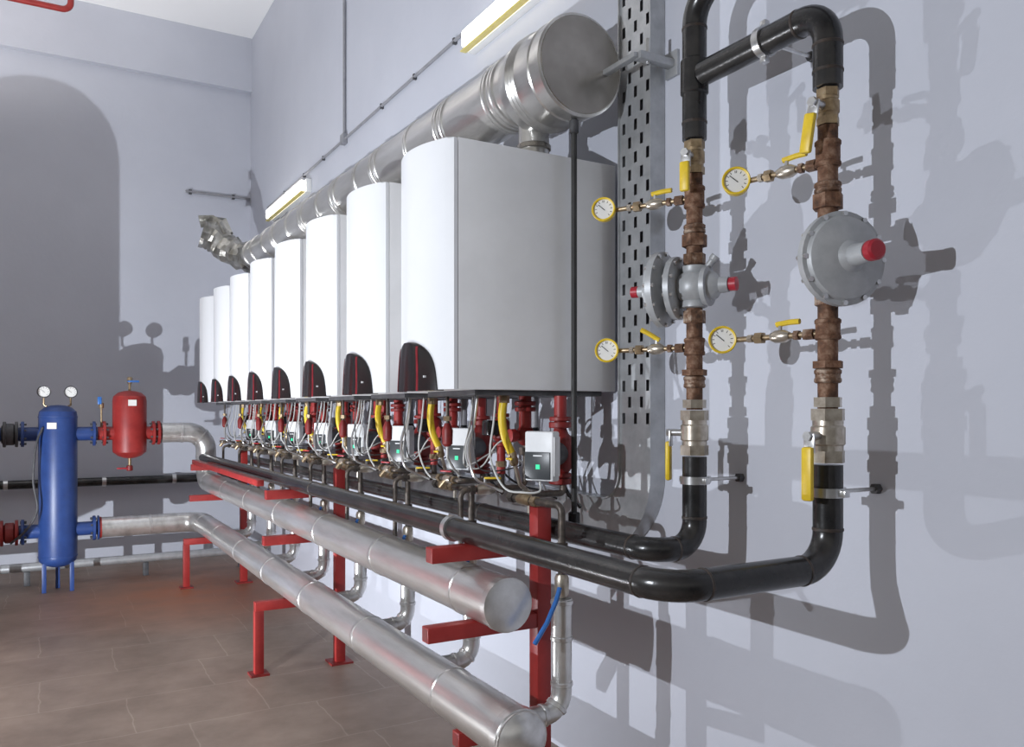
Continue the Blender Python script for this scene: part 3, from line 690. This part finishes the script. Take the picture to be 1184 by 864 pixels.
MB().lathe([(0,.06),(.02,.09),(.08,.09),(.10,.06)],(TX-.42,TY,.54),(1,0,0),24).build('valve_body', M['darkred'], lp)
c = thing('pipe_flange', (.46,TY,.45), 'red and blue bolted flange where the lower header meets the blue tank', 'flange')
MB().cyl((TX+.315,TY,.54),(TX+.329,TY,.54),.112,28,.003).build('disc', M['blue'], c)
MB().cyl((TX+.329,TY,.54),(TX+.3475,TY,.54),.098,28).build('neck', M['red'], c)

# red air separator
AX = .726
t = thing('air_separator', (AX,TY,1.18), 'small red air separator vessel between the blue tank and silver pipe', 'vessel')
MB().lathe([(1.165,0),(1.17,.05),(1.19,.10),(1.225,.142),(1.25,.146),(1.70,.146),(1.74,.138),(1.775,.10),(1.79,.05),(1.795,0)], (AX,TY,0),(0,0,1),36).build('shell', M['red'], t)
flanged(t,(AX-.13,TY,1.40),(TX+.3155,TY,1.40),.062,.112,M['red'],M['red'],[.07])
flanged(t,(AX+.13,TY,1.40),(1.0,TY,1.40),.062,.112,M['red'],M['red'],[.060,.105])
MB().cyl((AX,TY,1.79),(AX,TY,1.86),.012,12).build('vent_pipe', M['brass'], t)
MB().cyl((AX,TY,1.86),(AX,TY,1.92),.024,14,.006).build('air_vent', M['brass'], t)
MB().box((AX+.03,TY-.02,1.88),(.10,.014,.018),.005).build('vent_lever', M['bluehandle'], t)
MB().cyl((AX,TY,1.17),(AX,TY,1.05),.014,12).build('drain_pipe', M['brass'], t)
MB().cyl((AX,TY,1.10),(AX,TY,1.05),.028,14,.006).build('drain_valve', M['darkred'], t)
MB().box((AX-.06,TY-.02,1.075),(.10,.014,.016),.005).build('drain_lever', M['redcap'], t)
MB().box((AX+.01,TY-.147,1.68),(.07,.006,.055),0).build('sticker', M['dial'], t)
v = thing('drain_valve', (.49,TY,1.46), 'small blue-handled valve on the pipe left of the red vessel', 'valve')
MB().cyl((.49,TY,1.461),(.49,TY,1.66),.009,10).build('stem', M['brass'], v)
MB().cyl((.49,TY,1.63),(.49,TY,1.68),.022,12,.005).build('body', M['brass'], v)
MB().box((.475,TY-.02,1.70),(.035,.018,.07),.006).build('handle', M['bluehandle'], v)
o = MB().tube(smooth_curve([(TX-.12,TY-.12,1.46),(TX-.17,TY-.16,1.30),(TX-.19,TY-.16,1.0),(TX-.16,TY-.16,.75),(TX-.24,TY-.16,.58),(TX-.36,TY-.1,.46)]),.010,10).build('sensor_cable', M['dark'])
tag(o,'dark cable sagging down the front of the blue separator tank','cable')
o = thing('wall_pipe', (.2,9.8,.85), 'horizontal black pipe fixed across the back wall behind the blue tank', 'pipe')
MB().cyl((-4,9.82,.85),(2.0,9.82,.85),.045,18).build('pipe', M['blackpaint'], o)
for x in (-.3,.6,1.3): MB().lathe([(-.02,.045),(-.02,.055),(.02,.055),(.02,.045)],(x,9.82,.85),(1,0,0),18).build('clamp', M['chrome'], o)
o = thing('floor_pipe', (.2,8.8,.1), 'thin grey pipe running low along the back below the blue tank', 'pipe')
MB().cyl((-3,8.75,.17),(1.9,8.75,.17),.04,18).build('pipe', M['galv'], o)
for x in (-.1,.9,1.8): MB().box((x,8.75,.065),(.05,.05,.13),.003).build('foot', M['dark'], o)

# expansion vessel left of the frame
t = thing('expansion_vessel', (-.95,7.4,0), 'large red round-topped expansion vessel standing left of the blue tank', 'vessel')
MB().lathe([(.25,0),(.27,.2),(.34,.36),(.46,.43),(2.06,.43)]+[(2.06+.36*math.sin(a*PI/16),.43*math.cos(a*PI/16)) for a in range(1,8)]+[(2.42,0)], (-.95,7.4,0),(0,0,1),40).build('shell', M['red'], t)
for k in range(3):
    a = math.radians(30+120*k); MB().box((-.95+.36*math.cos(a),7.4+.36*math.sin(a),.22),(.05,.05,.44),.003).build('leg', M['red'], t)

# ------------------------------------------------------------------ lamps, conduits, sprinkler pipe
def lamp(y0, y1, z, label):
    ym=(y0+y1)/2; L=y1-y0
    t = thing('wall_lamp', (2.1,ym,z), label, 'lamp')
    MB().box((2.125,ym,z),(.05,L,.12),.004).build('housing', M['lampbody'], t)
    MB().box((2.075,ym,z),(.055,L-.03,.10),.02).build('diffuser', M['lamp'], t)
    MB().box((2.07,ym,z-.062),(.04,L-.01,.009),.003).build('lower_edge', M['paleyellow'], t)
lamp(3.05,4.16,3.69,'long lit strip lamp on the wall above the flue, nearest the camera')
lamp(7.4,8.75,3.66,'lit strip lamp on the wall at the far end of the flue')
o = thing('wall_conduit', (2.13,6,3.8), 'thin grey cable conduit along the upper wall with vertical drop from ceiling', 'conduit')
MB().cyl((2.135,3.6,3.80),(2.135,9.0,3.80),.010,10).build('run', M['conduit'], o)
MB().cyl((2.135,6.43,3.80),(2.135,6.43,ZC),.012,10).build('drop', M['conduit'], o)
MB().box((2.13,6.43,3.80),(.04,.08,.08),.004).build('junction_box', M['conduit'], o)
for y in (4.4,5.0,5.6,7.0,7.6,8.3): MB().box((2.138,y,3.8),(.024,.02,.035)).build('clip', M['dark'], o)
o = thing('wall_rod', (1.43,9.88,4.09), 'thin grey horizontal rod on the back wall above the flue end', 'rod')
MB().cyl((2.14,9.88,4.09),(1.43,9.88,4.09), .014, 8).build('rod', M['conduit'], o)
for x in (1.48,1.95): MB().box((x,9.885,4.09),(.03,.03,.05)).build('clip', M['dark'], o)
o = thing('overhead_pipe', (0,9.5,5.6), 'red pipe hanging under the ceiling in the upper left corner', 'pipe')
MB().tube([(-3,9.3,5.60),(.27,9.3,5.60),(.27,9.3,5.95)], .03, 14, .08, 6).build('pipe', M['red'], o)
MB().cyl((-.3,9.3,5.60),(-.3,9.3,5.95),.008,8).build('hanger', M['chrome'], o)

# ------------------------------------------------------------------ light
def lamp_spot(name, loc_, tgt, power, size, col, rad, blend=.3):
    l = bpy.data.lights.new(name,'SPOT'); l.energy=power; l.spot_size=math.radians(size); l.spot_blend=blend; l.color=col; l.shadow_soft_size=rad
    o = bpy.data.objects.new(name,l); COL.objects.link(o); o.location=loc_
    o.rotation_euler = (V(tgt)-V(loc_)).to_track_quat('-Z','Y').to_euler()
lamp_spot('strobe_high',(-1.8,1.80,2.07),(2.15,2.3,2.0),345,122,(.87,.92,1.0),.012,.35)
P0 = V((-1.7,4.9,.13))
lamp_spot('strobe_low',P0,P0+V((.735,.525,.46)),820,180,(.88,.93,1.0),.015,1.0)
lamp_spot('added_ceiling_fill',(-1.5,7.5,3.5),(-1.1,7.9,5.9),220,115,(1.0,.97,.93),.15,.6)  # added upward fill to whiten the ceiling and soften the far end
w = bpy.data.worlds.new('world'); S.world = w; w.use_nodes = True
nt = w.node_tree; bg = nt.nodes['Background']
tc = nt.nodes.new('ShaderNodeTexCoord'); sp = nt.nodes.new('ShaderNodeSeparateXYZ'); cr = nt.nodes.new('ShaderNodeValToRGB')
mr = nt.nodes.new('ShaderNodeMapRange'); mr.inputs['From Min'].default_value=-1; mr.inputs['From Max'].default_value=1
nt.links.new(tc.outputs['Generated'], sp.inputs[0]); nt.links.new(sp.outputs['Z'], mr.inputs['Value'])
nt.links.new(mr.outputs['Result'], cr.inputs['Fac']); nt.links.new(cr.outputs['Color'], bg.inputs[0])
E = cr.color_ramp.elements
E[0].position=.40; E[0].color=(.05,.048,.045,1); E[1].position=1.; E[1].color=(.5,.48,.46,1)
for p,c in ((.53,(.22,.212,.20)),(.60,(.85,.83,.80)),(.72,(.75,.73,.70)),(.80,(.35,.34,.33))):
    e = E.new(p); e.color=(*c,1)
bg.inputs[1].default_value = .56
S.view_settings.view_transform = 'Standard'

# ------------------------------------------------------------------ camera
cam = bpy.data.cameras.new('camera'); co = bpy.data.objects.new('camera', cam); COL.objects.link(co)
co.location = (0,0,1.6); co.rotation_euler = (PI/2, 0, -math.radians(29.9))
cam.sensor_width = 36; cam.lens = 950/1184*36; cam.shift_y = 44/1184; cam.clip_start=.05
S.camera = co
